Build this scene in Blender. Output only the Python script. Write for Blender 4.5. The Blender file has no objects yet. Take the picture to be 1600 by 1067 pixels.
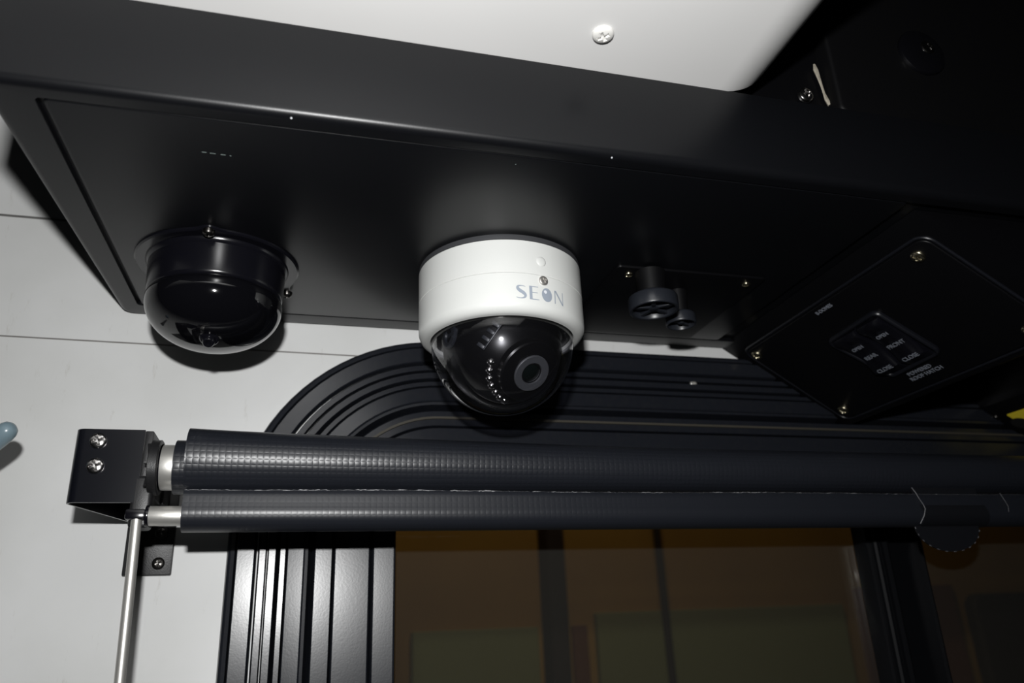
import bpy, bmesh, math
from mathutils import Vector, Matrix

# ------------------------------------------------------------------ camera, world, lights, exposure
scene = bpy.context.scene
COL = scene.collection
scene.view_settings.view_transform = 'Standard'
scene.view_settings.look = 'None'
scene.view_settings.gamma = 1.0
scene.view_settings.use_curve_mapping = False
scene.view_settings.exposure = 0.0

ROWS = ((0.9656, -0.2570, -0.0407), (0.0551, 0.3548, -0.9333), (0.2543, 0.8989, 0.3567))   # right, down, forward
cam_data = bpy.data.cameras.new('camera')
cam = bpy.data.objects.new('camera', cam_data)
COL.objects.link(cam)
rt, dn, fw = (Vector(r).normalized() for r in ROWS)
M3 = Matrix((rt, -dn, -fw)).transposed()
cam.matrix_world = M3.to_4x4()
cam_data.sensor_width = 36.0
cam_data.lens = 36.0 * 1213 / 1600
cam_data.clip_start = 0.01
cam_data.clip_end = 50
cam_data.dof.use_dof = True
cam_data.dof.focus_distance = 0.47
cam_data.dof.aperture_fstop = 8.0
scene.camera = cam

world = bpy.data.worlds.new('world')
scene.world = world
world.use_nodes = True
world.node_tree.nodes['Background'].inputs[0].default_value = (0.9, 0.95, 1.0, 1)
world.node_tree.nodes['Background'].inputs[1].default_value = 0.003

fl = bpy.data.lights.new('camera_flash', 'AREA')
fl.shape = 'RECTANGLE'; fl.size = 0.020; fl.size_y = 0.012
fl.energy = 3.3
fl.color = (1.0, 1.0, 0.995)
flo = bpy.data.objects.new('camera_flash', fl)
COL.objects.link(flo)
flo.matrix_world = Matrix.Translation(rt * -0.012 + dn * -0.092 + fw * -0.02) @ M3.to_4x4()

sl = bpy.data.lights.new('facade_fill', 'AREA')  # unseen warm fill light, added to brighten the building front behind the glass
sl.size = 0.5; sl.energy = 3.2; sl.color = (1.0, 0.80, 0.5)
slo = bpy.data.objects.new('facade_fill', sl)
COL.objects.link(slo)
slo.matrix_world = Matrix.Translation((0.6, 1.3, 1.5)) @ Matrix.Rotation(math.radians(50), 4, 'X')

# ------------------------------------------------------------------ constants of the place (metres, camera at the origin)
YW = 0.5817          # wall
ZC = 0.2347          # underside of the console
YF = 0.318           # front face of the console
ZT = 0.289           # ceiling

# ------------------------------------------------------------------ materials
def mat(name, col, rough=0.5, metal=0.0, spec=0.5, coat=0.0, noise=None, bump=None):
    m = bpy.data.materials.new(name); m.use_nodes = True
    nt = m.node_tree; b = nt.nodes['Principled BSDF']
    b.inputs['Base Color'].default_value = (*col, 1)
    b.inputs['Roughness'].default_value = rough
    b.inputs['Metallic'].default_value = metal
    b.inputs['Specular IOR Level'].default_value = spec
    b.inputs['Coat Weight'].default_value = coat
    if noise:
        sc, amt, col2 = noise
        tc = nt.nodes.new('ShaderNodeTexCoord'); n = nt.nodes.new('ShaderNodeTexNoise')
        n.inputs['Scale'].default_value = sc; n.inputs['Detail'].default_value = 5
        nt.links.new(tc.outputs['Object'], n.inputs['Vector'])
        r = nt.nodes.new('ShaderNodeMapRange')
        r.inputs[1].default_value = 0.45; r.inputs[2].default_value = 0.75
        r.inputs[3].default_value = 0.0; r.inputs[4].default_value = amt
        nt.links.new(n.outputs[0], r.inputs[0])
        mx = nt.nodes.new('ShaderNodeMix'); mx.data_type = 'RGBA'
        mx.inputs[6].default_value = (*col, 1); mx.inputs[7].default_value = (*col2, 1)
        nt.links.new(r.outputs[0], mx.inputs[0]); nt.links.new(mx.outputs[2], b.inputs['Base Color'])
    if bump:
        sc, st, dist = bump
        tc = nt.nodes.new('ShaderNodeTexCoord'); n = nt.nodes.new('ShaderNodeTexNoise')
        n.inputs['Scale'].default_value = sc; n.inputs['Detail'].default_value = 3
        nt.links.new(tc.outputs['Object'], n.inputs['Vector'])
        bp = nt.nodes.new('ShaderNodeBump'); bp.inputs['Strength'].default_value = st; bp.inputs['Distance'].default_value = dist
        nt.links.new(n.outputs[0], bp.inputs['Height']); nt.links.new(bp.outputs[0], b.inputs['Normal'])
    return m

M = {}
M['satin_black'] = mat('satin_black_paint', (0.0035, 0.0038, 0.0048), 0.34, spec=0.30, noise=(900, 0.35, (0.006, 0.006, 0.007)), bump=(1400, 0.06, 0.0003))
M['matte_black'] = mat('matte_black_plastic', (0.0022, 0.0022, 0.0028), 0.42, spec=0.22)
M['dull_black'] = mat('dull_black_moulding', (0.002, 0.002, 0.0024), 0.55, spec=0.2)
M['gloss_black'] = mat('gloss_black_plastic', (0.003, 0.003, 0.004), 0.06, spec=0.6)
M['semi_black'] = mat('semi_gloss_black_plastic', (0.004, 0.004, 0.006), 0.2, spec=0.5)
M['bracket_black'] = mat('black_enamel', (0.004, 0.0045, 0.007), 0.24, spec=0.5, bump=(300, 0.03, 0.0004))
M['tough_black'] = mat('textured_black_plastic', (0.012, 0.012, 0.013), 0.42, spec=0.5, bump=(1500, 0.5, 0.0002))
M['trim_black'] = mat('black_anodised_metal', (0.012, 0.0135, 0.018), 0.25, spec=0.42, noise=(260, 0.5, (0.018, 0.019, 0.021)), bump=(700, 0.08, 0.0002))
M['rubber_seal'] = mat('grey_rubber', (0.05, 0.045, 0.035), 0.6, spec=0.4)
M['knob'] = mat('dark_grey_plastic', (0.014, 0.016, 0.021), 0.36, spec=0.5)
M['white_shell'] = mat('white_polycarbonate', (0.68, 0.69, 0.67), 0.38, spec=0.45)
M['ceiling_white'] = mat('white_ceiling_laminate', (0.71, 0.705, 0.695), 0.5, spec=0.3, noise=(14, 0.15, (0.62, 0.615, 0.60)))
M['screw_white'] = mat('white_painted_metal', (0.72, 0.71, 0.68), 0.35)
M['chrome'] = mat('bright_steel', (0.80, 0.78, 0.77), 0.16, metal=1.0)
M['brass_screw'] = mat('yellowed_zinc', (0.55, 0.50, 0.36), 0.25, metal=1.0)
M['dark_screw'] = mat('dark_screw_metal', (0.10, 0.095, 0.09), 0.3, metal=1.0)
M['alu'] = mat('brushed_aluminium', (0.60, 0.59, 0.56), 0.42, metal=0.75, spec=0.5, bump=(600, 0.15, 0.0002))
M['logo'] = mat('grey_logo_ink', (0.30, 0.34, 0.40), 0.5)
M['logo_spot'] = mat('white_logo_ink', (0.72, 0.74, 0.78), 0.5)
M['text'] = mat('grey_legend_ink', (0.15, 0.162, 0.19), 0.5)
M['eye_black'] = mat('black_lens_body', (0.002, 0.002, 0.003), 0.28, spec=0.3)
M['lens_ring'] = mat('grey_lens_ring', (0.050, 0.052, 0.057), 0.5)
M['lens_glass'] = mat('dark_lens_glass', (0.001, 0.003, 0.003), 0.05, spec=0.35)
M['bezel_grey'] = mat('grey_base_gasket', (0.045, 0.046, 0.05), 0.5)
M['blue_grey'] = mat('blue_grey_vinyl', (0.17, 0.235, 0.27), 0.28, spec=0.5)
M['caulk'] = mat('cream_caulk', (0.34, 0.31, 0.25), 0.7, noise=(400, 0.8, (0.20, 0.18, 0.14)))
M['yellow'] = mat('yellow_label', (0.85, 0.68, 0.04), 0.5)
M['label_black'] = mat('black_label_ink', (0.01, 0.01, 0.01), 0.5)
M['label_red'] = mat('red_label_ink', (0.35, 0.02, 0.01), 0.5)
M['frayed'] = mat('frayed_pale_edge', (0.30, 0.30, 0.31), 0.5, noise=(900, 1.0, (0.04, 0.04, 0.04)))
M['brown_wall'] = mat('amber_brown_boards', (0.42, 0.25, 0.07), 0.8, noise=(2.0, 0.6, (0.30, 0.17, 0.06)))
M['olive'] = mat('olive_panel', (0.26, 0.28, 0.15), 0.8)
M['red_brown'] = mat('red_brown_boards', (0.17, 0.06, 0.03), 0.8)
M['post_dark'] = mat('dark_post', (0.03, 0.018, 0.02), 0.7)
M['gasket'] = mat('black_moulded_rim', (0.006, 0.0065, 0.009), 0.33, spec=0.45)
M['tab'] = mat('plain_black_vinyl', (0.0065, 0.007, 0.009), 0.42, spec=0.45)
M['trim_screw'] = mat('satin_steel', (0.62, 0.60, 0.57), 0.38, metal=0.85)
M['scuff'] = mat('pale_scuff', (0.12, 0.15, 0.14), 0.5)
M['stitch'] = mat('pale_worn_edge', (0.10, 0.10, 0.11), 0.5, noise=(900, 1.0, (0.03, 0.03, 0.03)))
M['dust'] = mat('white_fleck', (0.6, 0.62, 0.65), 0.4)

def wall_material():
    m = mat('white_wall_laminate', (0.70, 0.70, 0.68), 0.42, spec=0.35)
    nt = m.node_tree; b = nt.nodes['Principled BSDF']
    N, L = nt.nodes.new, nt.links.new
    tc = N('ShaderNodeTexCoord'); sp = N('ShaderNodeSeparateXYZ'); L(tc.outputs['Object'], sp.inputs[0])
    n1 = N('ShaderNodeTexNoise'); n1.inputs['Scale'].default_value = 9; n1.inputs['Detail'].default_value = 6; L(tc.outputs['Object'], n1.inputs['Vector'])
    mp = N('ShaderNodeMapping'); mp.inputs['Scale'].default_value = (60, 20, 14); mp.inputs['Rotation'].default_value = (0, 0.5, 0); L(tc.outputs['Object'], mp.inputs[0])
    n2 = N('ShaderNodeTexNoise'); n2.inputs['Scale'].default_value = 1.6; n2.inputs['Detail'].default_value = 8; n2.inputs['Roughness'].default_value = 0.75; L(mp.outputs[0], n2.inputs['Vector'])
    r1 = N('ShaderNodeMapRange'); r1.inputs[1].default_value = 0.4; r1.inputs[2].default_value = 0.7; L(n1.outputs[0], r1.inputs[0])
    r2 = N('ShaderNodeMapRange'); r2.inputs[1].default_value = 0.62; r2.inputs[2].default_value = 0.72; r2.inputs[4].default_value = 0.45; L(n2.outputs[0], r2.inputs[0])
    a = N('ShaderNodeMix'); a.data_type = 'RGBA'; a.inputs[6].default_value = (0.70, 0.705, 0.70, 1); a.inputs[7].default_value = (0.62, 0.625, 0.612, 1); L(r1.outputs[0], a.inputs[0])
    c = N('ShaderNodeMix'); c.data_type = 'RGBA'; c.inputs[7].default_value = (0.42, 0.40, 0.36, 1); L(r2.outputs[0], c.inputs[0]); L(a.outputs[2], c.inputs[6])
    # the two seams between wall panels
    prev = c.outputs[2]
    for z0, slope, w, dark in ((0.2115, -0.008, 0.00035, 0.10), (0.3085, 0.0, 0.0006, 0.04)):
        ml = N('ShaderNodeMath'); ml.operation = 'MULTIPLY'; ml.inputs[1].default_value = -slope; L(sp.outputs['X'], ml.inputs[0])
        ad = N('ShaderNodeMath'); ad.operation = 'ADD'; L(sp.outputs['Z'], ad.inputs[0]); L(ml.outputs[0], ad.inputs[1])
        sb = N('ShaderNodeMath'); sb.operation = 'SUBTRACT'; sb.inputs[1].default_value = z0; L(ad.outputs[0], sb.inputs[0])
        ab = N('ShaderNodeMath'); ab.operation = 'ABSOLUTE'; L(sb.outputs[0], ab.inputs[0])
        rr = N('ShaderNodeMapRange'); rr.inputs[1].default_value = w; rr.inputs[2].default_value = w * 2.2; rr.inputs[3].default_value = 0.85; rr.inputs[4].default_value = 0.0; L(ab.outputs[0], rr.inputs[0])
        x = N('ShaderNodeMix'); x.data_type = 'RGBA'; x.inputs[7].default_value = (dark, dark * 0.9, dark * 0.8, 1); L(rr.outputs[0], x.inputs[0]); L(prev, x.inputs[6])
        prev = x.outputs[2]
    L(prev, b.inputs['Base Color'])
    return m
M['wall'] = wall_material()

def fabric_material(name, strength):
    m = mat(name, (0.012, 0.0135, 0.018), 0.36, spec=0.5)
    nt = m.node_tree; b = nt.nodes['Principled BSDF']
    N, L = nt.nodes.new, nt.links.new
    uv = N('ShaderNodeUVMap'); uv.uv_map = 'UVMap'
    sp = N('ShaderNodeSeparateXYZ'); L(uv.outputs[0], sp.inputs[0])
    def wave(o, pitch):
        a = N('ShaderNodeMath'); a.operation = 'MULTIPLY'; a.inputs[1].default_value = math.pi / pitch; L(o, a.inputs[0])
        s = N('ShaderNodeMath'); s.operation = 'SINE'; L(a.outputs[0], s.inputs[0])
        q = N('ShaderNodeMath'); q.operation = 'ABSOLUTE'; L(s.outputs[0], q.inputs[0])
        p = N('ShaderNodeMath'); p.operation = 'POWER'; p.inputs[1].default_value = 0.6; L(q.outputs[0], p.inputs[0])
        return p.outputs[0]
    mu = N('ShaderNodeMath'); mu.operation = 'MULTIPLY'; L(wave(sp.outputs['X'], 0.0036), mu.inputs[0]); L(wave(sp.outputs['Y'], 0.0040), mu.inputs[1])
    n = N('ShaderNodeTexNoise'); n.inputs['Scale'].default_value = 500; L(uv.outputs[0], n.inputs['Vector'])
    ad = N('ShaderNodeMath'); ad.operation = 'MULTIPLY_ADD'; ad.inputs[1].default_value = 0.35; L(n.outputs[0], ad.inputs[0]); L(mu.outputs[0], ad.inputs[2])
    bp = N('ShaderNodeBump'); bp.inputs['Strength'].default_value = strength; bp.inputs['Distance'].default_value = 0.0003
    L(ad.outputs[0], bp.inputs['Height']); L(bp.outputs[0], b.inputs['Normal'])
    return m
M['fabric'] = fabric_material('embossed_black_vinyl', 0.36)
M['fabric_hem'] = fabric_material('worn_black_vinyl', 0.17)

def clear_shell(name, tint, f0, rough, dust):
    m = bpy.data.materials.new(name); m.use_nodes = True
    nt = m.node_tree; nt.nodes.remove(nt.nodes['Principled BSDF'])
    N, L = nt.nodes.new, nt.links.new
    out = nt.nodes['Material Output']
    tr = N('ShaderNodeBsdfTransparent'); tr.inputs[0].default_value = (*tint, 1)
    gl = N('ShaderNodeBsdfGlossy'); gl.inputs['Roughness'].default_value = rough
    lw = N('ShaderNodeLayerWeight'); lw.inputs[0].default_value = 0.5
    pw = N('ShaderNodeMath'); pw.operation = 'POWER'; pw.inputs[1].default_value = 3.2; L(lw.outputs['Facing'], pw.inputs[0])
    mr = N('ShaderNodeMapRange'); mr.inputs[3].default_value = f0; mr.inputs[4].default_value = 0.9; L(pw.outputs[0], mr.inputs[0])
    mx = N('ShaderNodeMixShader'); L(mr.outputs[0], mx.inputs[0]); L(tr.outputs[0], mx.inputs[1]); L(gl.outputs[0], mx.inputs[2])
    df = N('ShaderNodeBsdfDiffuse'); df.inputs[0].default_value = (0.8, 0.8, 0.78, 1)
    m2 = N('ShaderNodeMixShader'); m2.inputs[0].default_value = dust; L(mx.outputs[0], m2.inputs[1]); L(df.outputs[0], m2.inputs[2])
    L(m2.outputs[0], out.inputs[0])
    return m
M['dome_clear'] = clear_shell('clear_dome_plastic', (0.80, 0.80, 0.83), 0.05, 0.07, 0.003)
M['pane'] = clear_shell('dusty_window_glass', (0.88, 0.88, 0.82), 0.03, 0.02, 0.012)

# ------------------------------------------------------------------ object helpers
def world_loc(o):
    v = Vector((0, 0, 0))
    while o is not None:
        v += o.location; o = o.parent
    return v

def thing(name, label, cat, loc=(0, 0, 0), group=None):
    o = bpy.data.objects.new(name, None); COL.objects.link(o)
    o.empty_display_size = 0.01
    o.location = loc; o['label'] = label; o['category'] = cat
    if group: o['group'] = group
    return o

def obj(name, bm, m, parent=None, loc=None, smooth=True, label=None, cat=None, group=None, kind=None, angle=35):
    """bm holds world coordinates; loc is where the object's own origin goes."""
    me = bpy.data.meshes.new(name)
    base = world_loc(parent) if parent else Vector((0, 0, 0))
    L = Vector(loc) if loc is not None else (base if parent else Vector((0, 0, 0)))
    bmesh.ops.remove_doubles(bm, verts=bm.verts, dist=1e-7)
    bmesh.ops.recalc_face_normals(bm, faces=bm.faces)
    bmesh.ops.translate(bm, verts=bm.verts, vec=-L)
    bm.to_mesh(me); bm.free()
    mats = m if isinstance(m, (list, tuple)) else [m]
    for q in mats: me.materials.append(q)
    if smooth:
        me.shade_smooth()
        me.set_sharp_from_angle(angle=math.radians(angle))
    o = bpy.data.objects.new(name, me); COL.objects.link(o)
    o.parent = parent
    o.location = L - base
    if label: o['label'] = label
    if cat: o['category'] = cat
    if group: o['group'] = group
    if kind: o['kind'] = kind
    return o

def new(): return bmesh.new()

def frame(origin, normal, up=(0, 0, 1)):
    """matrix whose local z is 'normal'"""
    n = Vector(normal).normalized(); u = Vector(up)
    if abs(n.dot(u.normalized())) > 0.98: u = Vector((0, 1, 0))
    x = u.cross(n).normalized(); y = n.cross(x)
    m = Matrix((x, y, n)).transposed().to_4x4(); m.translation = Vector(origin)
    return m

def lathe(bm, mtx, prof, seg=48, cap0=True, cap1=True, a0=0.0, a1=2 * math.pi):
    full = abs(a1 - a0 - 2 * math.pi) < 1e-6
    n = seg if full else seg + 1
    rings = []
    for r, z in prof:
        if r < 1e-7:
            rings.append([bm.verts.new(mtx @ Vector((0, 0, z)))])
        else:
            rings.append([bm.verts.new(mtx @ Vector((r * math.cos(a0 + (a1 - a0) * i / seg), r * math.sin(a0 + (a1 - a0) * i / seg), z))) for i in range(n)])
    for A, B in zip(rings, rings[1:]):
        for i in range(seg):
            j = (i + 1) % n
            if len(A) == 1 and len(B) == 1: continue
            if len(A) == 1: bm.faces.new((A[0], B[i], B[j]))
            elif len(B) == 1: bm.faces.new((A[i], A[j], B[0]))
            else: bm.faces.new((A[i], A[j], B[j], B[i]))
    if full:
        if cap0 and len(rings[0]) > 1: bm.faces.new(rings[0][::-1])
        if cap1 and len(rings[-1]) > 1: bm.faces.new(rings[-1])
    return rings

def box(bm, lo, hi, mtx=None, bevel=0.0, seg=2):
    vs = []
    for x in (lo[0], hi[0]):
        for y in (lo[1], hi[1]):
            for z in (lo[2], hi[2]):
                v = Vector((x, y, z))
                vs.append(bm.verts.new(mtx @ v if mtx else v))
    fs = [bm.faces.new([vs[i] for i in q]) for q in ((0, 1, 3, 2), (4, 6, 7, 5), (0, 4, 5, 1), (2, 3, 7, 6), (0, 2, 6, 4), (1, 5, 7, 3))]
    if bevel:
        es = {e for f in fs for e in f.edges}
        bmesh.ops.bevel(bm, geom=list(es), offset=bevel, segments=seg, profile=0.5, affect='EDGES')

def outline(corners, radii, inset=0.0, seg=8):
    """rounded convex polygon (counter-clockwise list of 2D corners) moved inwards by inset"""
    n = len(corners); P = [Vector(c) for c in corners]
    if not isinstance(radii, (list, tuple)): radii = [radii] * n
    lines = []
    for i in range(n):
        a, b = P[i], P[(i + 1) % n]; d = (b - a).normalized(); nrm = Vector((-d.y, d.x))
        lines.append((a + nrm * inset, d))
    C = []
    for i in range(n):
        p1, d1 = lines[i - 1]; p2, d2 = lines[i]
        t = (p2 - p1).cross(d2) / d1.cross(d2)
        C.append(p1 + d1 * t)
    pts = []
    for i in range(n):
        r = max(radii[i] - inset, 1e-5)
        din, dout = lines[i - 1][1], lines[i][1]
        half = math.acos(max(-1, min(1, din.dot(dout)))) / 2
        tl = r * math.tan(half)
        s, c = C[i] - din * tl, C[i]
        centre = s + Vector((-din.y, din.x)) * r
        a0 = math.atan2((s - centre).y, (s - centre).x)
        for k in range(seg + 1):
            a = a0 + 2 * half * k / seg
            pts.append(centre + r * Vector((math.cos(a), math.sin(a))))
    return pts

def loft(bm, loops, mtx=None, cap0=True, cap1=True, closed=True):
    """loops: list of lists of 3D points with equal counts"""
    R = [[bm.verts.new((mtx @ Vector(p)) if mtx else Vector(p)) for p in lp] for lp in loops]
    n = len(R[0])
    for A, B in zip(R, R[1:]):
        for i in range(n if closed else n - 1):
            j = (i + 1) % n
            bm.faces.new((A[i], A[j], B[j], B[i]))
    if closed and cap0: bm.faces.new(R[0][::-1])
    if closed and cap1: bm.faces.new(R[-1])
    return R

def plate(bm, corners, radii, z0, z1, fillet, mtx=None, seg=8, fs=4):
    """rounded slab from z0 (flat back) to z1 (filleted face), outline in xy"""
    s = 1 if z1 > z0 else -1
    loops = [[(p.x, p.y, z0) for p in outline(corners, radii, 0, seg)]]
    for k in range(fs + 1):
        a = math.pi / 2 * k / fs
        ins = fillet * (1 - math.cos(a)); z = z1 - s * fillet * (1 - math.sin(a))
        loops.append([(p.x, p.y, z) for p in outline(corners, radii, ins, seg)])
    return loft(bm, loops, mtx)

def tube(bm, p0, p1, r, seg=24, bevel=0.0):
    p0, p1 = Vector(p0), Vector(p1); L = (p1 - p0).length
    m = frame(p0, p1 - p0)
    b = bevel
    prof = [(r, 0), (r, L)] if not b else [(r - b, 0), (r - b * 0.3, b * 0.3), (r, b), (r, L - b), (r - b * 0.3, L - b * 0.3), (r - b, L)]
    lathe(bm, m, prof, seg)

def sweep(bm, path, r, seg=10, cap=True):
    path = [Vector(p) for p in path]; loops = []
    for i, p in enumerate(path):
        d = (path[min(i + 1, len(path) - 1)] - path[max(i - 1, 0)]).normalized()
        m = frame(p, d, up=(0.13, 0.2, 1))
        loops.append([m @ Vector((r * math.cos(2 * math.pi * k / seg), r * math.sin(2 * math.pi * k / seg), 0)) for k in range(seg)])
    loft(bm, loops)

def screw_head(bm, pos, normal, r, h, spin=0.0, cross=0.55, washer=0.0, rim=0.35, depth=0.55):
    """pan head with a phillips recess pressed into it"""
    m = frame(pos, normal) @ Matrix.Rotation(spin, 4, 'Z')
    seg, rings = 48, 16
    if washer:
        lathe(bm, m, [(washer, 0), (washer, h * 0.18), (washer * 0.96, h * 0.25), (r * 0.8, h * 0.25)], 36)
    def z(rr):
        t = min(rr / r, 1.0)
        return h * (rim + (1 - rim) * math.sqrt(max(0.0, 1 - t * t)))
    lps = [[m @ Vector((r * math.cos(2 * math.pi * i / seg), r * math.sin(2 * math.pi * i / seg), 0)) for i in range(seg)]]
    w = r * 0.15
    for k in range(rings):
        rr = r * (1 - k / rings)
        lp = []
        for i in range(seg):
            a = 2 * math.pi * i / seg; x, y = rr * math.cos(a), rr * math.sin(a)
            zz = z(rr)
            inarm = (abs(x) < w and abs(y) < r * cross) or (abs(y) < w and abs(x) < r * cross)
            if inarm: zz -= h * depth * (1 - 0.5 * rr / (r * cross))
            lp.append(m @ Vector((x, y, zz)))
        lps.append(lp)
    R = loft(bm, lps, cap0=True, cap1=False)
    c = bm.verts.new(m @ Vector((0, 0, h * (1 - depth))))
    for i in range(seg): bm.faces.new((R[-1][i], R[-1][(i + 1) % seg], c))

def screw(pos, normal, r, h, m, parent, name='screw', **kw):
    bm = new(); screw_head(bm, pos, normal, r, h, **kw)
    return obj(name, bm, m, parent, loc=pos, angle=40)

def text_bm(bm, s, size, mtx, depth=0.00012, align='CENTER', bold=0.0):
    cu = bpy.data.curves.new('legend_text', 'FONT'); cu.body = s; cu.size = size
    cu.align_x = align; cu.align_y = 'CENTER'; cu.extrude = depth; cu.resolution_u = 3; cu.offset = bold
    o = bpy.data.objects.new('legend_text', cu); COL.objects.link(o)
    dg = bpy.context.evaluated_depsgraph_get(); dg.update()
    me = bpy.data.meshes.new_from_object(o.evaluated_get(dg))
    me.transform(mtx); bm.from_mesh(me)
    bpy.data.meshes.remove(me); bpy.data.objects.remove(o); bpy.data.curves.remove(cu)

# ------------------------------------------------------------------ setting: wall with window, ceiling
WC = [(-0.0455, -0.45), (1.15, -0.45), (1.15, 0.2255), (-0.0455, 0.2255)]      # window outer edge in x,z
WR = 0.148
def wl(inset, y, seg=20): return [(p.x, y, p.y) for p in outline(WC, WR, inset, seg)]

bm = new()
OUT = [(-1.1, -1.0), (1.9, -1.0), (1.9, 0.75), (-1.1, 0.75)]
big = [(p.x, p.y) for p in outline(OUT, 0.4, 0, 20)]
lp = [[(x, YW + 0.035, z) for x, z in big], [(x, YW, z) for x, z in big], wl(0.030, YW), wl(0.030, YW + 0.035)]
R = loft(bm, lp, cap0=False, cap1=False)
n = len(R[0])
for i in range(n): bm.faces.new((R[3][i], R[3][(i + 1) % n], R[0][(i + 1) % n], R[0][i]))
w = obj('wall_back', bm, M['wall'], smooth=False, kind='structure')

PROF = [(0, 0), (0.0003, .003), (.0012, .0055), (.003, .0068), (.0054, .0072), (.0056, .0068), (.0061, .0010), (.0066, .0072), (.0069, .0078), (.0074, .0084), (.0180, .0084), (.0186, .0078),
        (.0187, .0076), (.0200, -.002), (.0213, .0072), (.0218, .0081), (.0256, .0081), (.0257, .0076), (.0266, -.001), (.0276, .0074), (.0280, .0083), (.0322, .0083), (.0326, .0078),
        (.0327, .0074), (.0340, -.002), (.0353, .0080), (.0356, .0089), (.0387, .0089), (.0389, .0082), (.0395, .0010), (.0401, .0088), (.0402, .0090), (.0408, .0096), (.0508, .0104), (.0516, .0098),
        (.0520, .0086), (.0540, .0084), (.0541, .0080), (.0562, -.0035), (.0586, .0066), (.0592, .0071), (.0700, .0071), (.0704, .0066), (.0712, .0010), (.0720, .0070), (.0722, .0074), (.0728, .0080),
        (.0955, .0084), (.0962, .0078), (.0967, .0070), (.0976, .0020), (.0986, .0072), (.0989, .0080), (.0995, .0086), (.1130, .0092), (.1142, .0085), (.1148, .0070), (.1150, -.014)]
bm = new()
loft(bm, [wl(o, YW - h) for o, h in PROF], cap0=False, cap1=False)
win = obj('window_1', bm, M['trim_black'], kind='structure', angle=25)
# thin weathered rubber line running along the head of the window
bm = new()
def seal_loop(o, h):
    pts = outline(WC, WR, o, 20)
    return [(p.x, YW - h, p.y) for p in pts[42:84]]
loft(bm, [seal_loop(.0632, .0070), seal_loop(.0634, .0085), seal_loop(.0652, .0088), seal_loop(.0654, .0070)], closed=False)
obj('window_seal', bm, M['rubber_seal'], win)
# mullion between the two panes
bm = new()
MP = [(.4655, .590), (.4655, .577), (.4665, .5745), (.4685, .5738), (.4695, .5755), (.4715, .5755), (.4720, .5725), (.4740, .5715), (.4765, .5715), (.4775, .5735), (.4785, .5735), (.4790, .5705), (.4825, .5695), (.4850, .5705), (.4860, .5770),
      (.5160, .5785), (.5170, .5730), (.5195, .5720), (.5215, .5730), (.5225, .590)]
loft(bm, [[(x, y, .125) for x, y in MP], [(x, y, -.32) for x, y in MP]])
obj('mullion', bm, M['satin_black'], win, angle=25)
for x0, x1 in ((.0600, .4665), (.5215, 1.042)):
    bm = new(); box(bm, (x0, .5905, -.345), (x1, .5945, .125))
    obj('glass_pane', bm, M['pane'], win, smooth=False)
screw((.3235, YW - .0062, .1985), (0, -1, 0), .0032, .0022, M['alu'], win)

# ceiling sheet, its right-hand edge rolled upwards
bm = new()
pts = [(-1.1, ZT), (0.0, ZT), (0.22, ZT)]
for k in range(1, 13):
    a = math.radians(7.5 * k)
    pts.append((0.22 + 0.038 * math.sin(a), ZT + 0.038 * (1 - math.cos(a))))
pts += [(0.258, 0.50), (0.250, 0.50)]
for k in range(12, 0, -1):
    a = math.radians(7.5 * k)
    pts.append((0.22 + 0.030 * math.sin(a), ZT + .008 + 0.030 * (1 - math.cos(a))))
pts += [(0.22, ZT + .008), (-1.1, ZT + .008)]
loft(bm, [[(x, -0.9, z) for x, z in pts], [(x, YF + .0015, z) for x, z in pts]])
obj('ceiling', bm, M['ceiling_white'], kind='structure', angle=30)

# ------------------------------------------------------------------ overhead console
cons = thing('overhead_console', 'long satin black overhead console box carrying both dome cameras above the window', 'console', (0.2, 0.45, ZC))
CC = [(-.1462, YF), (.95, YF), (.95, YW - .0005), (-.1325, YW - .0005)]
CR = [.004, .004, .004, .010]
rf = .0048
loops = [[(p.x, p.y, ZT - .0002) for p in outline(CC, CR, .0009, 8)], [(p.x, p.y, ZT - .0005) for p in outline(CC, CR, .0003, 8)], [(p.x, p.y, ZT - .0011) for p in outline(CC, CR, 0, 8)]]
for k in range(9):
    a = math.pi / 2 * k / 8
    loops.append([(p.x, p.y, ZC + rf * (1 - math.sin(a))) for p in outline(CC, CR, rf * (1 - math.cos(a)), 8)])
CI = [(-.1246, .3283), (.90, .3283), (.90, .5622), (-.1195, .5622)]
for ins, z in ((0, ZC), (.0003, ZC + .0003), (.0004, ZC + .0030), (.0080, ZC + .0030)):
    loops.append([(p.x, p.y, z) for p in outline(CI, .003, ins, 8)])
bm = new(); loft(bm, loops)
obj('shell', bm, M['satin_black'], cons, angle=30)
bm = new()
inner = [(-.1215, .3293), (.345, .3293), (.345, .5612), (-.1165, .5612)]
plate(bm, inner, .003, ZC + .0032, ZC + .0001, .0009)
obj('bottom_panel', bm, M['satin_black'], cons, angle=30)
# pale scuffs on the console
for x, y, s in ((-.0555, .3575, .0011), (-.0515, .3578, .0014), (-.0465, .3580, .0012), (-.0430, .3582, .0004), (.1015, .3367, .0003)):
    bm = new(); box(bm, (x - s, y - .00022, ZC - .0001), (x + s, y + .00022, ZC + .0003))
    obj('scuff_mark', bm, M['scuff'], cons, smooth=False, label='tiny pale scuff')
for x, z, s in ((-.0133, .2347, .0006), (.150, .2352, .0006)):
    bm = new(); lathe(bm, frame((x, YF + .0030, ZC + .0004), (0, -.4, -1)), [(s * .8, 0), (s * .8, .0003), (0, .0005)], 10)
    obj('paint_fleck', bm, M['dust'], cons, label='tiny white fleck')

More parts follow.
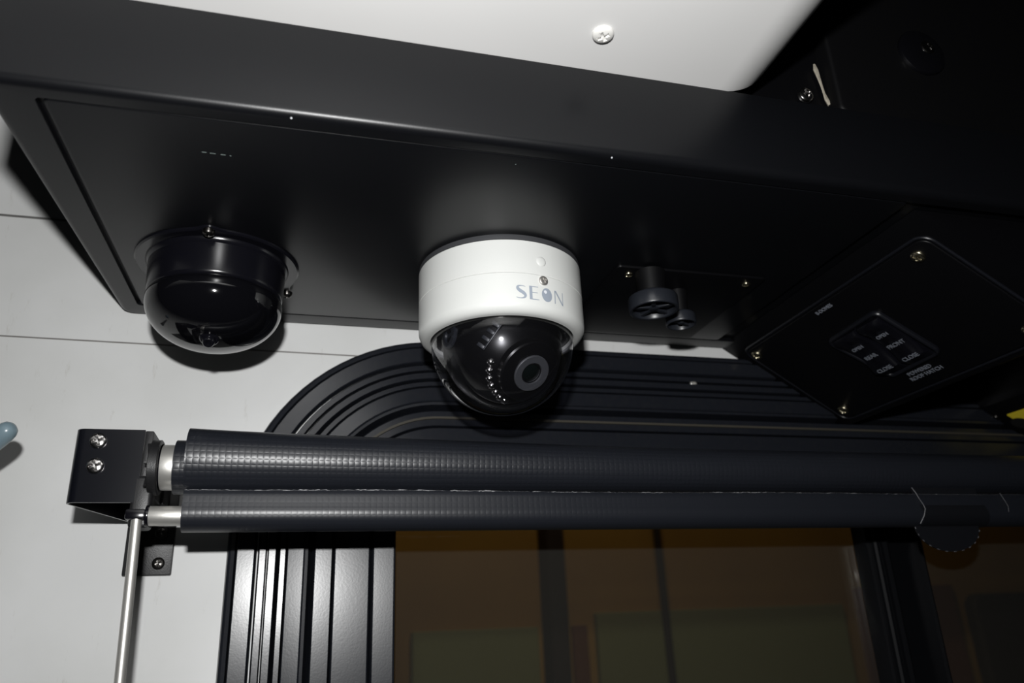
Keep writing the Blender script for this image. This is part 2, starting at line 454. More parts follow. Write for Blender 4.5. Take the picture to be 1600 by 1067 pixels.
# angled switch housing slung under the right end of the console
TH = math.radians(32.5)
hs = thing('angled_switch_housing', 'black slanted housing dropping from the right end of the console with switch plate', 'housing', (.42, .46, ZC))
bm = new()
HX0, HX1 = .3622, .4715
hz1 = ZC - math.tan(TH) * (HX1 - HX0)
sec = [(HX0 - .004, ZC + .0025), (HX0, ZC - .0004), (HX1 - .004, hz1 + .0026), (HX1 - .001, hz1 + .0012), (HX1 + .003, hz1 + .0016), (HX1 + .0055, hz1 + .005), (HX1 + .006, ZC + .0025)]
loft(bm, [[(x, .3375, z) for x, z in sec], [(x, YW - .0005, z) for x, z in sec]])
bmesh.ops.bevel(bm, geom=[e for e in bm.edges if e.calc_length() > .05 and abs((e.verts[0].co - e.verts[1].co).y) < .01], offset=.0015, segments=2, affect='EDGES')
obj('housing_shell', bm, M['matte_black'], hs, angle=30)

# plate coordinates: x downhill, y towards the wall, z out of the face
ux = Vector((math.cos(TH), 0, -math.sin(TH))); uy = Vector((0, 1, 0)); un = Vector((-math.sin(TH), 0, -math.cos(TH)))
PM = Matrix((ux, uy, un)).transposed().to_4x4(); PM.translation = Vector((.3729, .3516, .2267)) + un * -.0008
K = .966
sp_ = thing('switch_plate', 'black screwed switch plate on the slanted housing, two roof hatch rockers on it', 'switch plate', tuple(PM @ Vector((.053, .106, 0))))
bm = new()
plate(bm, [(0, 0), (0, .2132), (.1075, .2132), (.1075, 0)][::-1], .0075, -.0006, .0016, .0010, PM)
obj('face_plate', bm, M['matte_black'], sp_, angle=30)
bm = new()
lo = [[(p.x, p.y, z) for p in outline([(0, 0), (.1075, 0), (.1075, .2132), (0, .2132)], .0075, i, 8)] for i, z in ((-.0030, -.0004), (-.0030, .0008), (-.0024, .0014), (-.0014, .0014), (-.0010, .0008), (-.0010, -.0004))]
loft(bm, lo, PM, cap0=False, cap1=False)
obj('plate_gasket', bm, M['gasket'], sp_, angle=30, label='thin raised gasket around the plate')
for x, y in ((.0095, .0145), (.0080, .2060), (.1000, .2030), (.1000, .0140)):
    p = PM @ Vector((x * K, y, .0016))
    screw(tuple(p), un, .0047, .0024, M['brass_screw'], sp_, spin=.5)
# rocker switch bezel
bz = [(.0275, .0795), (.0870, .0760), (.0895, .1330), (.0300, .1430)]
bz = [(x * K, y * K) for x, y in bz]
bm = new()
lo = []
for i, z in ((0, .0010), (0, .0034), (.0006, .0044), (.0016, .0048), (.0028, .0044), (.0036, .0034), (.0036, .0020)):
    lo.append([(p.x, p.y, z) for p in outline(bz, .0065, i, 6)])
loft(bm, lo, PM)
bez = obj('switch_bezel', bm, M['gasket'], sp_, angle=30)
for (y0, y1, words) in ((.0800, .1040, ('OPEN', 'FRONT', 'CLOSE')), (.1065, .1325, ('OPEN', 'REAR', 'CLOSE'))):
    bm = new()
    xa, xb = .0320, .0810
    L_, W_ = xb - xa, y1 - y0
    loops = []
    for t in [0, 0, .02, .06, .15, .3, .45, .5, .6, .75, .9, .98, 1.0]:
        pass
    nx = 14
    grid = []
    for i in range(nx + 1):
        t = i / nx; x = xa + L_ * t
        top = .0090 - .0052 * math.sin(math.pi * min(1, t * 1.1)) ** .8 if t < .9 else .0060
        edge = min(1, (t if t < .5 else 1 - t) * 12)
        top = .0036 + (top - .0036) * (.3 + .7 * edge)
        grid.append([PM @ Vector((x, y0 + W_ * s, z)) for s, z in ((0, .0020), (0, top - .0008), (.05, top), (.95, top), (1, top - .0008), (1, .0020))])
    loft(bm, grid, closed=True)
    rk = obj('rocker', bm, M['semi_black'], bez, angle=40)
    bm = new()
    for wd, tx, sz in zip(words, (.30, .55, .83), (.0040, .0047, .0047)):
        px = xa + L_ * tx
        i = int(tx * nx); top = grid[i][2]; zz = (PM.inverted() @ top).z
        m4 = Matrix((Vector((0, -1, 0)), -Vector((1, 0, 0)), Vector((0, 0, 1)))).transposed().to_4x4()
        m4 = Matrix(((0, -1, 0, px), (-1, 0, 0, (y0 + y1) / 2), (0, 0, 1, zz + .0016), (0, 0, 0, 1)))
        text_bm(bm, wd, sz * 1.12, PM @ m4, bold=.00008)
    obj('switch_lettering', bm, M['text'], bez, smooth=False, label='small grey words on the rocker')
def plate_text(bm, s, size, x, y):
    m4 = Matrix(((0, -1, 0, x), (-1, 0, 0, y), (0, 0, 1, .0019), (0, 0, 0, 1)))
    text_bm(bm, s, size, PM @ m4, bold=.0001)
bm = new()
plate_text(bm, 'POWERED', .0050, .0940 * K, .1095 * K)
plate_text(bm, 'ROOF HATCH', .0050, .0995 * K, .1080 * K)
obj('plate_lettering', bm, M['text'], sp_, smooth=False, label='grey words POWERED ROOF HATCH')
bm = new()
plate_text(bm, 'B-DOMES', .0044, .0052, .1120 * K)
obj('plate_lettering', bm, M['text'], sp_, smooth=False, label='small grey word near the upper edge')

# second slanted housing further right, carrying a yellow label
TH2 = math.radians(28)
h2 = thing('warning_label_housing', 'black slanted housing at the far right edge, yellow warning label on it', 'housing', (.69, .46, ZC))
ux2 = Vector((math.cos(TH2), 0, -math.sin(TH2))); un2 = Vector((-math.sin(TH2), 0, -math.cos(TH2)))
P2 = Matrix((ux2, uy, un2)).transposed().to_4x4(); P2.translation = Vector((.628, .5812, .1813))
bm = new()
sec = [(.600, .2372), (.622, .186), (.628, .1813), (.740, .1813 - .112 * math.tan(TH2)), (.748, .126), (.752, .2372)]
loft(bm, [[(x, .40, z) for x, z in sec], [(x, YW - .0005, z) for x, z in sec]])
obj('housing_shell', bm, M['matte_black'], h2, smooth=False)
screw(tuple(P2 @ Vector((.009, -.010, 0))), un2, .0036, .002, M['dark_screw'], h2)
lab = thing('warning_label', 'yellow warning label with black round symbols stuck on the far right housing', 'label', tuple(P2 @ Vector((.03, -.06, 0))))
bm = new(); plate(bm, [(.0095, -.075), (.055, -.075), (.055, -.0215), (.0095, -.0215)], .0015, -.0002, .0004, .0001, P2)
obj('label_sheet', bm, M['yellow'], lab, smooth=False)
bm = new()
for x, y, r in ((.0255, -.0225, .0085), (.0230, -.0445, .0075), (.040, -.060, .009)):
    lathe(bm, P2 @ Matrix.Translation((x, y, .0004)), [(r, 0), (r, .0002)], 28)
obj('black_symbol', bm, M['label_black'], lab, smooth=False)
bm = new(); box(bm, (.0335, -.0285, .0004), (.0365, -.0205, .0006), P2)
obj('red_mark', bm, M['label_red'], lab, smooth=False)

# ------------------------------------------------------------------ black side panel beyond the ceiling edge
pb = thing('recess_panel', 'black upright panel in the dark recess right of the white ceiling', 'panel', (.45, .335, ZT))
bm = new(); box(bm, (.18, .3415, .2893), (.95, .3465, .60))
obj('backing_flange', bm, M['matte_black'], pb, smooth=False)
bm = new()
plate(bm, [(.3125, .2965), (.95, .2965), (.95, .60), (.3125, .60)], .006, 0, .012, .0025, Matrix(((1, 0, 0, 0), (0, 0, -1, .3415), (0, 1, 0, 0), (0, 0, 0, 1))))
obj('cover_board', bm, M['dull_black'], pb, angle=30)
bm = new()
ca = [(.3142, .3085, .0021), (.3116, .3125, .0014), (.3106, .3175, .0008), (.3100, .323, .0008), (.3092, .329, .0011), (.3082, .3355, .0016), (.3080, .3400, .0007)]
loops = []
for x, z, r in ca:
    loops.append([(x + r * math.cos(2 * math.pi * k / 8) * 1.1, .3392 + r * math.sin(2 * math.pi * k / 8) * .8, z) for k in range(8)])
loft(bm, loops)
obj('caulk_bead', bm, M['caulk'], pb, label='ragged cream bead of caulk')
screw((.2955, .3395, .3130), (0, -1, 0), .0052, .0035, M['chrome'], pb, spin=.4)
bm = new()
lathe(bm, frame((.386, .3295, .3545), (0, -1, 0)), [(.0175, 0), (.0178, .0012), (.0174, .0026), (.0160, .0036), (.006, .0044), (0, .0045)], 64)
bolt = obj('round_cap', bm, M['gloss_black'], pb, loc=(.386, .3295, .3545), label='broad flat round black cap')
screw((.3890, .3252, .3570), (0, -1, 0), .0052, .0014, M['dark_screw'], bolt, spin=.3, name='cross_recess')

# ceiling screw
s = new(); screw_head(s, (.1382, .2912, ZT), (0, 0, -1), .0056, .0030, spin=.75)
obj('ceiling_screw', s, M['screw_white'], loc=(.1382, .2912, ZT), label='white painted cross-head screw in the white ceiling', cat='screw', angle=40)

# ------------------------------------------------------------------ knob panel on the console underside
kp = thing('knob_panel', 'square black plate with two dark knobs under the console, right of white camera', 'control panel', (.258, .49, ZC))
bm = new()
plate(bm, [(.2015, .4385), (.3160, .4385), (.3160, .5560), (.2015, .5560)], .003, ZC + .0002, ZC - .0016, .0009)
obj('mounting_plate', bm, M['matte_black'], kp, angle=30)
for x, y in ((.2131, .4480), (.3050, .4480)):
    screw((x, y, ZC - .0016), (0, 0, -1), .0030, .0018, M['brass_screw'], kp)
def knob(cx, cy, r, zt, zb, spokes):
    bm = new(); m = Matrix.Translation((cx, cy, 0))
    lathe(bm, m, [(r * .50, zt + .0006), (r * .86, zt + .0005), (r * .97, zt - .0006), (r, zt - .0016), (r, zb + .0012), (r * .985, zb + .0004), (r * .95, zb),
                  (r * .87, zb + .0002), (r * .84, zb + .0010), (r * .82, zb + .0045), (0, zb + .0045)], 64)
    k = obj('knob', bm, M['knob'], kp, loc=(cx, cy, ZC - .0016), angle=35)
    bm = new(); lathe(bm, m, [(r * .62, ZC - .0014), (r * .55, zt + .0004)], 40)
    obj('stem', bm, M['dull_black'], k, angle=35)
    bm = new()
    lathe(bm, m, [(r * .22, zb + .0045), (r * .22, zb + .0016), (r * .16, zb + .0010), (0, zb + .0010)], 24)
    for i in range(spokes):
        mm = m @ Matrix.Rotation(2 * math.pi * i / spokes + .5, 4, 'Z')
        box(bm, (r * .12, -r * .09, zb + .0014), (r * .83, r * .09, zb + .0046), mm, bevel=r * .03)
    obj('spoke_grip', bm, M['knob'], k, angle=35)
knob(.2272, .4440, .0170, .2150, .2045, 5)
knob(.2610, .4700, .0110, .2150, .2068, 2)

# ------------------------------------------------------------------ black dome camera
BX, BY = -.0585, .4870
bd = thing('black_dome_camera', 'glossy black dome camera cover under the left end of the black console', 'camera', (BX, BY, ZC + .0004))
mt = Matrix.Translation((BX, BY, 0))
bm = new()
zf = ZC + .0004
def ear(a):
    d = 0.0
    for c in (-92, 37, 128):
        t = abs((math.degrees(a) - c + 180) % 360 - 180)
        d = max(d, math.exp(-(t / 6.5) ** 2))
    return d
loops = []
for rr, z in ((0, zf), (-.0002, zf - .0014), (-.0012, zf - .0022), (-.0085, zf - .0022)):
    lp = []
    for i in range(144):
        a = 2 * math.pi * i / 144
        r = .0505 + rr + (.0035 * ear(a) if rr > -.005 else 0)
        lp.append(mt @ Vector((r * math.cos(a), r * math.sin(a), z)))
    loops.append(lp)
loft(bm, loops)
obj('mounting_flange', bm, M['semi_black'], bd, angle=30)
bm = new()
lathe(bm, mt, [(.0440, zf - .0010), (.0437, zf - .0030), (.0430, zf - .0042), (.0420, zf - .0052), (.0412, .2125), (.0408, .2108), (.0398, .2098), (.0390, .2096)], 96)
obj('housing_ring', bm, M['semi_black'], bd, angle=40)
bm = new()
prof = [(.0390, .2104), (.0405, .2094), (.0412, .2078), (.0414, .2060)]
for k in range(1, 25):
    a = math.pi / 2 * k / 24
    prof.append((.0414 * math.cos(a) ** .95 if k < 24 else 0, .2060 - .0290 * math.sin(a)))
lathe(bm, mt, prof, 96)
dome = obj('dome_cover', bm, M['gloss_black'], bd, angle=60)
# small clip knob low on the dome
bm = new()
nrm = Vector((.02, -.55, -.83)).normalized()
pc = Vector((-.0581, .4735, .1795))
lathe(bm, frame(pc, nrm), [(.0062, -.003), (.0060, .0010), (.0052, .0020), (.0040, .0024), (.0037, .0056), (.0030, .0066), (.0017, .0066), (.0014, .0054), (0, .0054)], 28)
obj('lock_button', bm, M['semi_black'], dome, angle=40)
for a, rad in ((-92, .0500), (37, .0535), (128, .0515)):
    ar = math.radians(a); p = (BX + rad * math.cos(ar), BY + rad * math.sin(ar), zf - .0018)
    screw(p, (0, 0, -1), .0036, .0040, M['dark_screw'], bd)
p = (-.0125, .5238, zf - .0022)

# ------------------------------------------------------------------ white dome camera with SEON lettering
CX, CY, CRAD = .1247, .4652, .0550
wc = thing('white_dome_camera', 'white dome security camera with clear bubble, SEON lettering, under the black console', 'camera', (CX, CY, ZC + .0004))
mc = Matrix.Translation((CX, CY, 0))
bm = new(); lathe(bm, mc, [(.0545, ZC + .0004), (.0548, ZC - .0015), (.0548, ZC - .0034), (.0500, ZC - .0034)], 128)
obj('base_gasket', bm, M['bezel_grey'], wc, angle=30)
ZS = .2083
bm = new()
lathe(bm, mc, [(.0450, ZC - .0034), (.0540, ZC - .0034), (.0548, ZC - .0038), (CRAD, ZC - .0046), (CRAD, ZS + .0004), (CRAD - .0003, ZS + .0001), (.0450, ZS + .0001)], 160)
ub = obj('base_shell', bm, M['white_shell'], wc, angle=30)
bm = new()
prof = [(.0450, ZS), (CRAD - .0003, ZS), (CRAD, ZS - .0003), (CRAD, .1955)]
for k in range(1, 13):
    a = math.pi / 2 * k / 12
    prof.append((CRAD - .0065 * (1 - math.cos(a)), .1900 - .0070 * math.sin(a)))
prof += [(.0477, .1829), (.0470, .1838), (.0468, .1860), (.0460, .1900)]
lathe(bm, mc, prof, 160, cap0=True, cap1=False)
tr = obj('trim_ring', bm, M['white_shell'], wc, angle=30)
# dimple above and screw below the seam
def on_shell(deg, z, out=0.0):
    a = math.radians(deg); return Vector((CX + (CRAD + out) * math.cos(a), CY + (CRAD + out) * math.sin(a), z))
bm = new()
nd = Vector((math.cos(math.radians(-76.5)), math.sin(math.radians(-76.5)), 0))
md = frame(on_shell(-76.5, .2178), nd)
lathe(bm, md, [(.0033, -.0006), (.0033, .00004), (.0030, .00030), (.0024, .00055), (.0012, .0007), (0, .00075)], 32)
obj('plugged_dimple', bm, M['white_shell'], ub, angle=70)
screw(tuple(on_shell(-75.8, .2047, -.0002)), nd, .0031, .0016, M['trim_screw'], tr, spin=.5, rim=.5)
# lettering wrapped on the ring: u = millimetres along the arc from -95 degrees, v = millimetres up
def wrap(u, v, out=.00006):
    a = math.radians(-95.0) + u / 55.0
    return Vector((CX + (CRAD + out) * math.cos(a), CY + (CRAD + out) * math.sin(a), .1910 + v * .001))
def strip(bm, pts):
    """pts: (u0, v0, u1, v1) pairs of edge points"""
    A = [bm.verts.new(wrap(p[0], p[1])) for p in pts]; B = [bm.verts.new(wrap(p[2], p[3])) for p in pts]
    for i in range(len(pts) - 1): bm.faces.new((A[i], A[i + 1], B[i + 1], B[i]))
def bar(bm, u0, v0, u1, v1, w0, w1, n=6, vert=False):
    pts = []
    for i in range(n + 1):
        t = i / n; u = u0 + (u1 - u0) * t; v = v0 + (v1 - v0) * t; w_ = (w0 + (w1 - w0) * t) / 2
        pts.append((u - w_, v, u + w_, v) if vert else (u, v - w_, u, v + w_))
    strip(bm, pts)
bm = new()
# S
def bez(p, t):
    q = [Vector(x) for x in p]
    while len(q) > 1: q = [a.lerp(b, t) for a, b in zip(q, q[1:])]
    return q[0]
S1 = [(6.0, 8.15), (2.8, 9.35), (-0.6, 8.6), (0.9, 6.3), (3.3, 4.9)]
S2 = [(3.3, 4.9), (6.2, 3.3), (7.6, 1.4), (4.6, -0.6), (0.2, 0.9)]
cl = [bez(S1, k / 14) for k in range(15)] + [bez(S2, k / 14) for k in range(1, 15)]
pts = []
for i, p in enumerate(cl):
    d = (cl[min(i + 1, 28)] - cl[max(i - 1, 0)]).normalized(); nn = Vector((-d.y, d.x))
    t = i / 28; wd = .18 + .95 * math.sin(math.pi * t) ** 1.6
    pts.append((p.x - nn.x * wd, p.y - nn.y * wd, p.x + nn.x * wd, p.y + nn.y * wd))
strip(bm, pts)
# E
bar(bm, 9.5, 0.0, 9.5, 9.0, 1.9, 1.9, vert=True)
for v, l in ((8.72, 14.6), (4.75, 14.0), (0.28, 14.9)): bar(bm, 10.3, v, l, v, .62, .5)
# O as a solid eye
def oval(bm, cu, cv, ru, rv, out=.00006):
    c = bm.verts.new(wrap(cu, cv, out)); ring = []
    for i in range(32):
        a = 2 * math.pi * i / 32; ring.append(bm.verts.new(wrap(cu + ru * math.cos(a), cv + rv * math.sin(a), out)))
    mid = [bm.verts.new(wrap(cu + ru * .5 * math.cos(2 * math.pi * i / 32), cv + rv * .5 * math.sin(2 * math.pi * i / 32), out)) for i in range(32)]
    for i in range(32):
        j = (i + 1) % 32
        bm.faces.new((ring[i], ring[j], mid[j], mid[i])); bm.faces.new((mid[i], mid[j], c))
oval(bm, 20.6, 4.5, 3.75, 4.6)
# N
bar(bm, 26.6, 0.0, 26.8, 8.9, .75, .75, vert=True)
bar(bm, 27.1, 8.9, 33.2, 0.0, 1.5, 1.2, n=8, vert=True)
bar(bm, 33.2, 0.0, 33.3, 8.9, .65, .65, vert=True)
obj('brand_lettering', bm, M['logo'], tr, smooth=False, label='grey SEON lettering')
bm = new(); oval(bm, 19.5, 6.4, 1.05, 1.15, .00012)
obj('letter_highlight', bm, M['logo_spot'], tr, smooth=False, label='white spot in the letter O')
# clear bubble
ZB = .1815
bm = new()
prof = []
for k in range(0, 33):
    a = math.radians(-3 + 93 * k / 32); prof.append((.0468 * math.cos(a) if k < 32 else 0, ZB - .0468 * math.sin(a)))
lathe(bm, mc, prof, 96, cap0=False)
bub = obj('clear_bubble', bm, M['dome_clear'], wc, angle=80)
# inner ball
bm = new()
prof = [(.0462, .1895), (.0455, .1860), (.0400, .1850), (.0385, .1830)]
for k in range(0, 25):
    a = math.radians(90 * k / 24); prof.append((.0392 * math.cos(a) if k < 24 else 0, .1800 - .0392 * math.sin(a)))
lathe(bm, mc, prof, 80, cap0=False)
ball = obj('camera_ball', bm, M['eye_black'], wc, angle=40)
SC = Vector((CX, CY, .180))
ld = Vector((.2564, -.7015, -.6649)).normalized()
lc = SC + ld * .0372
LM = frame(lc, ld)
bm = new(); lathe(bm, LM, [(.0205, -.004), (.0205, .0012), (.0195, .0020), (.0126, .0022), (.0124, .0034), (.0060, .0034)], 64, cap1=False)
obj('lens_barrel', bm, M['eye_black'], ball, angle=30)
bm = new(); lathe(bm, LM, [(.0122, .0030), (.0120, .0042), (.0116, .0046), (.0072, .0044), (.0068, .0036), (.0066, .0010)], 64, cap0=False, cap1=False)
ring = obj('lens_ring', bm, M['lens_ring'], ball, angle=30, label='flat grey ring around the lens')
bm = new(); lathe(bm, LM, [(.0067, .0012), (.0066, .0020), (.0045, .0034), (.0024, .0041), (0, .0043)], 48)
obj('lens', bm, M['lens_glass'], ball, angle=80)
for d in ((-.3961, -.7391, -.5448), (-.3987, -.6467, -.6503), (-.3768, -.5416, -.7515), (-.3231, -.4407, -.8375), (-.2303, -.3392, -.9121), (-.134, -.2308, -.9637), (-.0352, -.1426, -.9892)):
    dd = Vector(d).normalized(); p = SC + dd * .0388
    bm = new()
    lathe(bm, frame(p, dd), [(.0027, -.0006), (.0027, .0004), (.0022, .0012), (.0016, .0020), (.0007, .0024), (0, .0025)], 20)
    obj('infrared_lamp', bm, M['chrome'], ball, loc=tuple(p), angle=50)
# slotted yoke beside the ball
ya, yb = Vector((-.5379, -.7861, -.3044)), Vector((-.3176, -.9482, .0105))
ymid = ((ya + yb) / 2).normalized(); yt = (yb - ya).normalized(); ys = ymid.cross(yt).normalized()
ym = Matrix((yt, ys, ymid)).transposed().to_4x4(); ym.translation = SC + ymid * .0392
bm = new()
box(bm, (-.0095, -.0030, -.001), (.0095, -.0018, .0012), ym, bevel=.0003)
for i in range(4):
    box(bm, (-.0095 + i * .0053, -.0022, -.001), (-.0070 + i * .0053, .0030, .0012), ym, bevel=.0003)
obj('slotted_yoke', bm, M['knob'], ball, angle=30)
bm = new()
pv = SC + Vector((-.955, -.29, .03)).normalized() * .0385
lathe(bm, frame(pv, (-.93, -.30, .02)), [(.0085, -.004), (.0085, .0010), (.0075, .0018), (.0045, .0018), (.0040, .0004), (0, .0004)], 40)
obj('pivot_boss', bm, M['knob'], ball, angle=30)

# ------------------------------------------------------------------ roller shade
SY, RZ = .5000, .1070
rs = thing('roller_shade', 'rolled-up black embossed vinyl window shade on a metal tube across the window', 'shade', (.25, SY, RZ))
def surf(bm, xs, secfn, nseg=96, closed=True):
    uvl = bm.loops.layers.uv.new('UVMap')
    rows = []
    for x in xs:
        sec = secfn(x); rows.append([bm.verts.new((x, y, z)) for y, z in sec])
    sec0 = secfn(xs[0]); cum = [0]
    for a, b in zip(sec0, sec0[1:]): cum.append(cum[-1] + math.dist(a, b))
    n = len(sec0)
    for i in range(len(xs) - 1):
        for j in range(n - 1):
            f = bm.faces.new((rows[i][j], rows[i + 1][j], rows[i + 1][j + 1], rows[i][j + 1]))
            for lo_, (ii, jj) in zip(f.loops, ((i, j), (i + 1, j), (i + 1, j + 1), (i, j + 1))):
                lo_[uvl].uv = (xs[ii], cum[jj])
    return rows
def roll_sec(x):
    t = max(0.0, min(1.0, (x + .0657) / .30)); t = t ** .8
    R0 = .0205 * (1 - t) + .0158 * t
    cz = .1078 * (1 - t) + .1066 * t
    out = []
    for k in range(97):
        th = math.radians(-60) + math.radians(400) * k / 96          # spiral that ends in a visible lap
        r = R0 - .0012 * max(0, (k - 86) / 10) + .0005 * math.cos(3 * th + 8 * x) * (1 - t)
        out.append((SY + r * math.sin(th) * -1, cz - r * math.cos(th)))
    return out
xs = [-.0657 + .0195 * i for i in range(0, 52)]
bm = new(); rows = surf(bm, xs, roll_sec)
# end cap of the roll
bm.faces.new(rows[0][:-8]); bm.faces.new(rows[-1][:-8])
roll = obj('shade_roll', bm, M['fabric'], rs, angle=40)
bm = new()
def in_sec(x): return [(SY + .0162 * math.sin(2 * math.pi * k / 64), .1045 + .0162 * math.cos(2 * math.pi * k / 64)) for k in range(65)]
rw = surf(bm, [-.0725, -.0715, -.0600], in_sec); bm.faces.new(rw[0][:-1])
obj('inner_wrap', bm, M['fabric'], rs, angle=50)
bm = new()
tube(bm, (-.0800, SY, .1042), (-.0700, SY, .1042), .0136, 48, .0003)
obj('roller_tube', bm, M['alu'], rs, angle=40, label='bare metal end of the roller tube')
# hem
HZ = .0757
def hem_sec(x):
    cy, r = SY - .0050, .0104
    lift = .0006 * math.sin(x * 23) 
    out = [(cy - .0078, .0890 + lift * .5), (cy - .0091, .0874 + lift * .5), (cy - .0099, .0845)]
    for k in range(61):
        th = math.radians(160 + 320 * k / 60)      # starts top-front, runs under and up the back
        rr = r
        out.append((cy + rr * math.cos(th), HZ + rr * math.sin(th)))
    return out
xs2 = [-.0648 + .0195 * i for i in range(0, 52)]
bm = new(); surf(bm, xs2, hem_sec)
hem = obj('hem_sleeve', bm, M['fabric_hem'], rs, angle=50)
# frayed weld line along the hem
import random
random.seed(4)
bm = new(); loops = []; x = -.0645; lvl = .5
while x < .62:
    if random.random() < .35: lvl = random.choice((.15, .2, .45, 1.0)) if x < .12 else random.choice((.1, .1, .12, .5))
    r_ = .00034 * lvl * random.uniform(.6, 1.2)
    z = .0889 + .0003 * math.sin(x * 23) + random.uniform(-.00025, .00025)
    yy = SY - .0050 - .0078 - .0002
    loops.append([(x, yy + r_ * math.cos(k * math.pi / 3), z + r_ * math.sin(k * math.pi / 3)) for k in range(6)])
    x += random.uniform(.0008, .0022)
loft(bm, loops)
obj('frayed_weld', bm, M['frayed'], rs, label='pale frayed weld line')
bm = new(); tube(bm, (-.0835, SY - .0045, .0748), (-.0600, SY - .0045, .0748), .0057, 40, .0002)
obj('hem_bar', bm, M['alu'], rs, angle=40, label='bare metal end of the hem bar')
bm = new(); tube(bm, (-.0850, SY - .0045, .0748), (-.0830, SY - .0045, .0748), .0063, 40, .0004)
box(bm, (-.0955, SY - .0100, .0722), (-.0845, SY + .0010, .0782), bevel=.0012)
obj('guide_clip', bm, M['semi_black'], rs, angle=30, label='small black clip on the guide rod')
# pull tab
bm = new()
cy, r = SY - .0050, .0108
secs = []
for i in range(13):
    t = i / 12; x = .4455 + .060 * t
    edge = .0
    ring = []
    for k in range(25):
        th = math.radians(140 + 190 * k / 24)
        ring.append((x + .004 * math.sin(math.pi * k / 24), cy + r * math.cos(th), HZ + r * math.sin(th)))
    secs.append([(x - .001, cy - .0070, .0935)] + ring)
loft(bm, secs, closed=False)
loops = []
for dy in (-.0006, .0006):
    lp = [(.4440 + .0015, cy - .003 + dy, .0665)]
    for k in range(25):
        a = math.pi + math.pi * k / 24
        lp.append((.4735 + .0290 * math.cos(a), cy - .003 + dy, .0655 + .0185 * math.sin(a)))
    lp.append((.5020, cy - .003 + dy, .0665))
    loops.append(lp)
loft(bm, loops)
tab = obj('pull_tab', bm, M['tab'], rs, angle=40)
bm = new()
sweep(bm, [(.4450, cy - .0082, .0935), (.4458, cy - .0100, .0895), (.4470, cy - .0108, .0850), (.4495, cy - .0112, .0800), (.4500, cy - .0113, .0770), (.4485, cy - .0105, .0725), (.4460, cy - .0078, .0670)], .00035, 6)
for k in range(24):
    a = math.pi + math.pi * (k + .2) / 24; b = a + .07
    if k % 2 == 0: sweep(bm, [(.4735 + .0292 * math.cos(a), cy - .0038, .0655 + .0187 * math.sin(a)), (.4735 + .0292 * math.cos(b), cy - .0038, .0655 + .0187 * math.sin(b))], .0003, 6)
obj('tab_stitching', bm, M['stitch'], tab, label='pale stitched edge')
bm = new()
sweep(bm, [(.5240, cy - .0100, .0895), (.5262, cy - .0110, .0830), (.5275, cy - .0112, .0790), (.5270, cy - .0108, .0750)], .00025, 6)
obj('tab_crease', bm, M['stitch'], tab, label='second pale crease to the right')

# ------------------------------------------------------------------ shade bracket
bk = thing('shade_bracket', 'black bent metal bracket at the left end of the rolled shade, on the white wall', 'bracket', (-.100, YW, .09))
zt, zb_ = .1258, .0825
bm = new()
# cover: rounded front-left corner, front face, side leg running back to the wall
path = [(-.1060, YW - .002), (-.1270, .5030)]
path = [(-.1080, .5740), (-.1282, .5045)]
for k in range(7):
    a = math.radians(180 + 90 * k / 6 + 0)
    path.append((-.1232 + .0058 * math.cos(a), .5010 + .0058 * math.sin(a)))
path += [(-.0910, .4950)]
T = .0012
lp_out, lp_in = [], []
for i, p in enumerate(path):
    a = Vector(path[max(i - 1, 0)]); b = Vector(path[min(i + 1, len(path) - 1)]); d = (b - a).normalized(); nn = Vector((-d.y, d.x))
    lp_out.append(Vector(p)); lp_in.append(Vector(p) + nn * T)
ring2 = lp_out + lp_in[::-1]
loft(bm, [[(q.x, q.y, zb_) for q in ring2], [(q.x, q.y, zt) for q in ring2]])
obj('cover_sheet', bm, M['bracket_black'], bk, angle=30)
for x, z in ((-.1160, .1185), (-.1155, .1036)):
    screw((x, .4950, z), (0, -1, 0), .0047, .0022, M['chrome'], bk, spin=.35, cross=.7)
bm = new()
box(bm, (-.1095, YW - .0042, .0485), (-.0795, YW - .0002, .1300), bevel=.0008)
box(bm, (-.1105, .5050, .0490), (-.0985, YW - .0030, .1180), bevel=.001) if False else None
obj('wall_flange', bm, M['tough_black'], bk, angle=30)
screw((-.0878, YW - .0042, .0560), (0, -1, 0), .0040, .0022, M['dark_screw'], bk, spin=.4)
screw((-.0880, YW - .0042, .0760), (0, -1, 0), .0040, .0022, M['dark_screw'], bk, spin=.4)
bm = new()
box(bm, (-.0915, .4985, .0905), (-.0868, .5700, .1262), bevel=.0006)
box(bm, (-.0895, .5500, .0905), (-.0850, YW - .003, .1240), bevel=.0006)
obj('inner_arm', bm, M['tough_black'], bk, angle=30)
# round end plate with ribs that holds the tube
bm = new()
lathe(bm, frame((-.0862, SY, .1040), (1, 0, 0)), [(.0158, 0), (.0165, .0004), (.0165, .0050), (.0155, .0056), (.0142, .0056), (.0142, .0030), (0, .0030)], 56)
for a in (20, 75, 130, 180, 235, 290, 340):
    box(bm, (.004, -.0006, -.0016), (.0158, .0006, .0003), frame((-.0862, SY, .1040), (1, 0, 0)) @ Matrix.Rotation(math.radians(a), 4, 'Z'))
obj('end_plate', bm, M['tough_black'], bk, angle=30)
bm = new(); lathe(bm, frame((-.0812, SY, .1040), (1, 0, 0)), [(.0110, -.003), (.0118, 0), (.0118, .0012), (.0105, .0020)], 40)
obj('end_plug', bm, M['semi_black'], bk, angle=40)
bm = new()
box(bm, (-.0945, SY - .0050, .0680), (-.0832, SY + .0100, .0985), bevel=.0022, seg=3)
obj('end_plate_leg', bm, M['tough_black'], bk, angle=30)

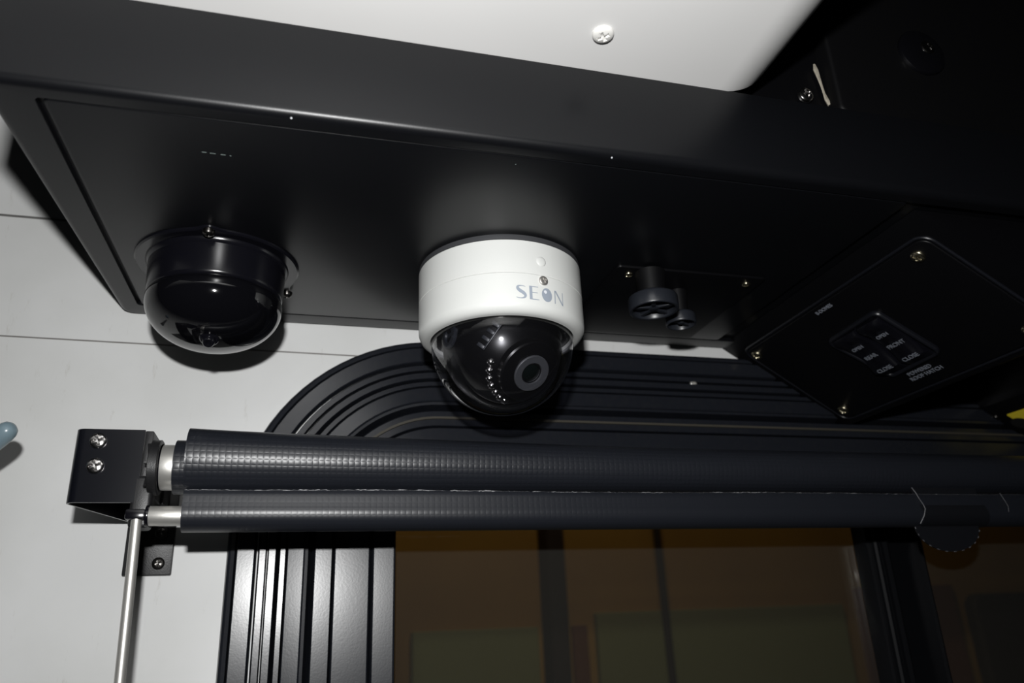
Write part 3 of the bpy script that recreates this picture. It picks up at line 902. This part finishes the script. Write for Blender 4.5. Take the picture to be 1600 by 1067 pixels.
# guide rod
gx0, gx1 = -.0893, -.0870
bm = new(); sweep(bm, [(gx0, SY - .0068, .0735), (gx0 + (gx1 - gx0) * .3, SY - .0068, .045), (gx1 - .0002, SY - .0068, -.014), (gx1 + .0030, SY - .0068, -.12)], .0029, 20)
obj('guide_rod', bm, M['alu'], loc=(gx0, SY - .0068, .0735), label='thin vertical aluminium guide rod hanging below the shade bracket', cat='rod', angle=60)

# lever tip
bm = new()
d = Vector((.72, -.42, .62)).normalized(); tip = Vector((-.1672, .5030, .1250))
mm = frame(tip, -d)
lathe(bm, mm, [(0, -.0056), (.0024, -.0052), (.0044, -.0038), (.0055, -.0014), (.0059, .0014), (.0058, .007), (.0052, .018), (.0047, .030), (.0044, .1190)], 32)
lev = obj('wall_lever', bm, M['blue_grey'], loc=tuple(tip - d * .119), label='blue-grey rounded lever tip at the left picture edge by the white wall', cat='lever', angle=60)

# ------------------------------------------------------------------ outside the window
YB = 2.5
bd_ = thing('building', 'dim brown building front seen out of focus through the window glass', 'building', (1.3, YB, -1.4))
bm = new(); box(bm, (-1.5, YB, -1.6), (4.5, YB + .2, 1.6))
obj('boarded_wall', bm, M['brown_wall'], bd_, smooth=False)
for x0, x1, z1 in ((.35, .745, .03), (.94, 1.86, .065)):
    bm = new(); box(bm, (x0, YB - .03, -1.2), (x1, YB + .01, z1), bevel=.004)
    obj('shutter_panel', bm, M['olive'], bd_, smooth=False)
bm = new(); box(bm, (.764, YB - .10, -1.5), (.822, YB - .0, 1.5), bevel=.004)
obj('wall_post', bm, M['post_dark'], bd_, smooth=False)
bm = new(); tube(bm, (1.172, YB - .06, -1.5), (1.160, YB - .06, 1.5), .012)
obj('drain_pipe', bm, M['post_dark'], bd_)
for x0, x1 in ((.86, .91), (1.93, 2.35), (3.2, 4.2)):
    bm = new(); box(bm, (x0, YB - .02, -1.5), (x1, YB + .01, .12 if x0 > 1 else .03), bevel=.004)
    obj('red_board', bm, M['red_brown'], bd_, smooth=False)
bm = new(); plate(bm, [(2.40, -1.2), (3.05, -1.2), (3.05, .085), (2.40, .085)], .05, 0, .05, .02, Matrix(((1, 0, 0, 0), (0, 0, -1, YB), (0, 1, 0, 0), (0, 0, 0, 1))))
obj('dark_hatch', bm, M['post_dark'], bd_, smooth=False)
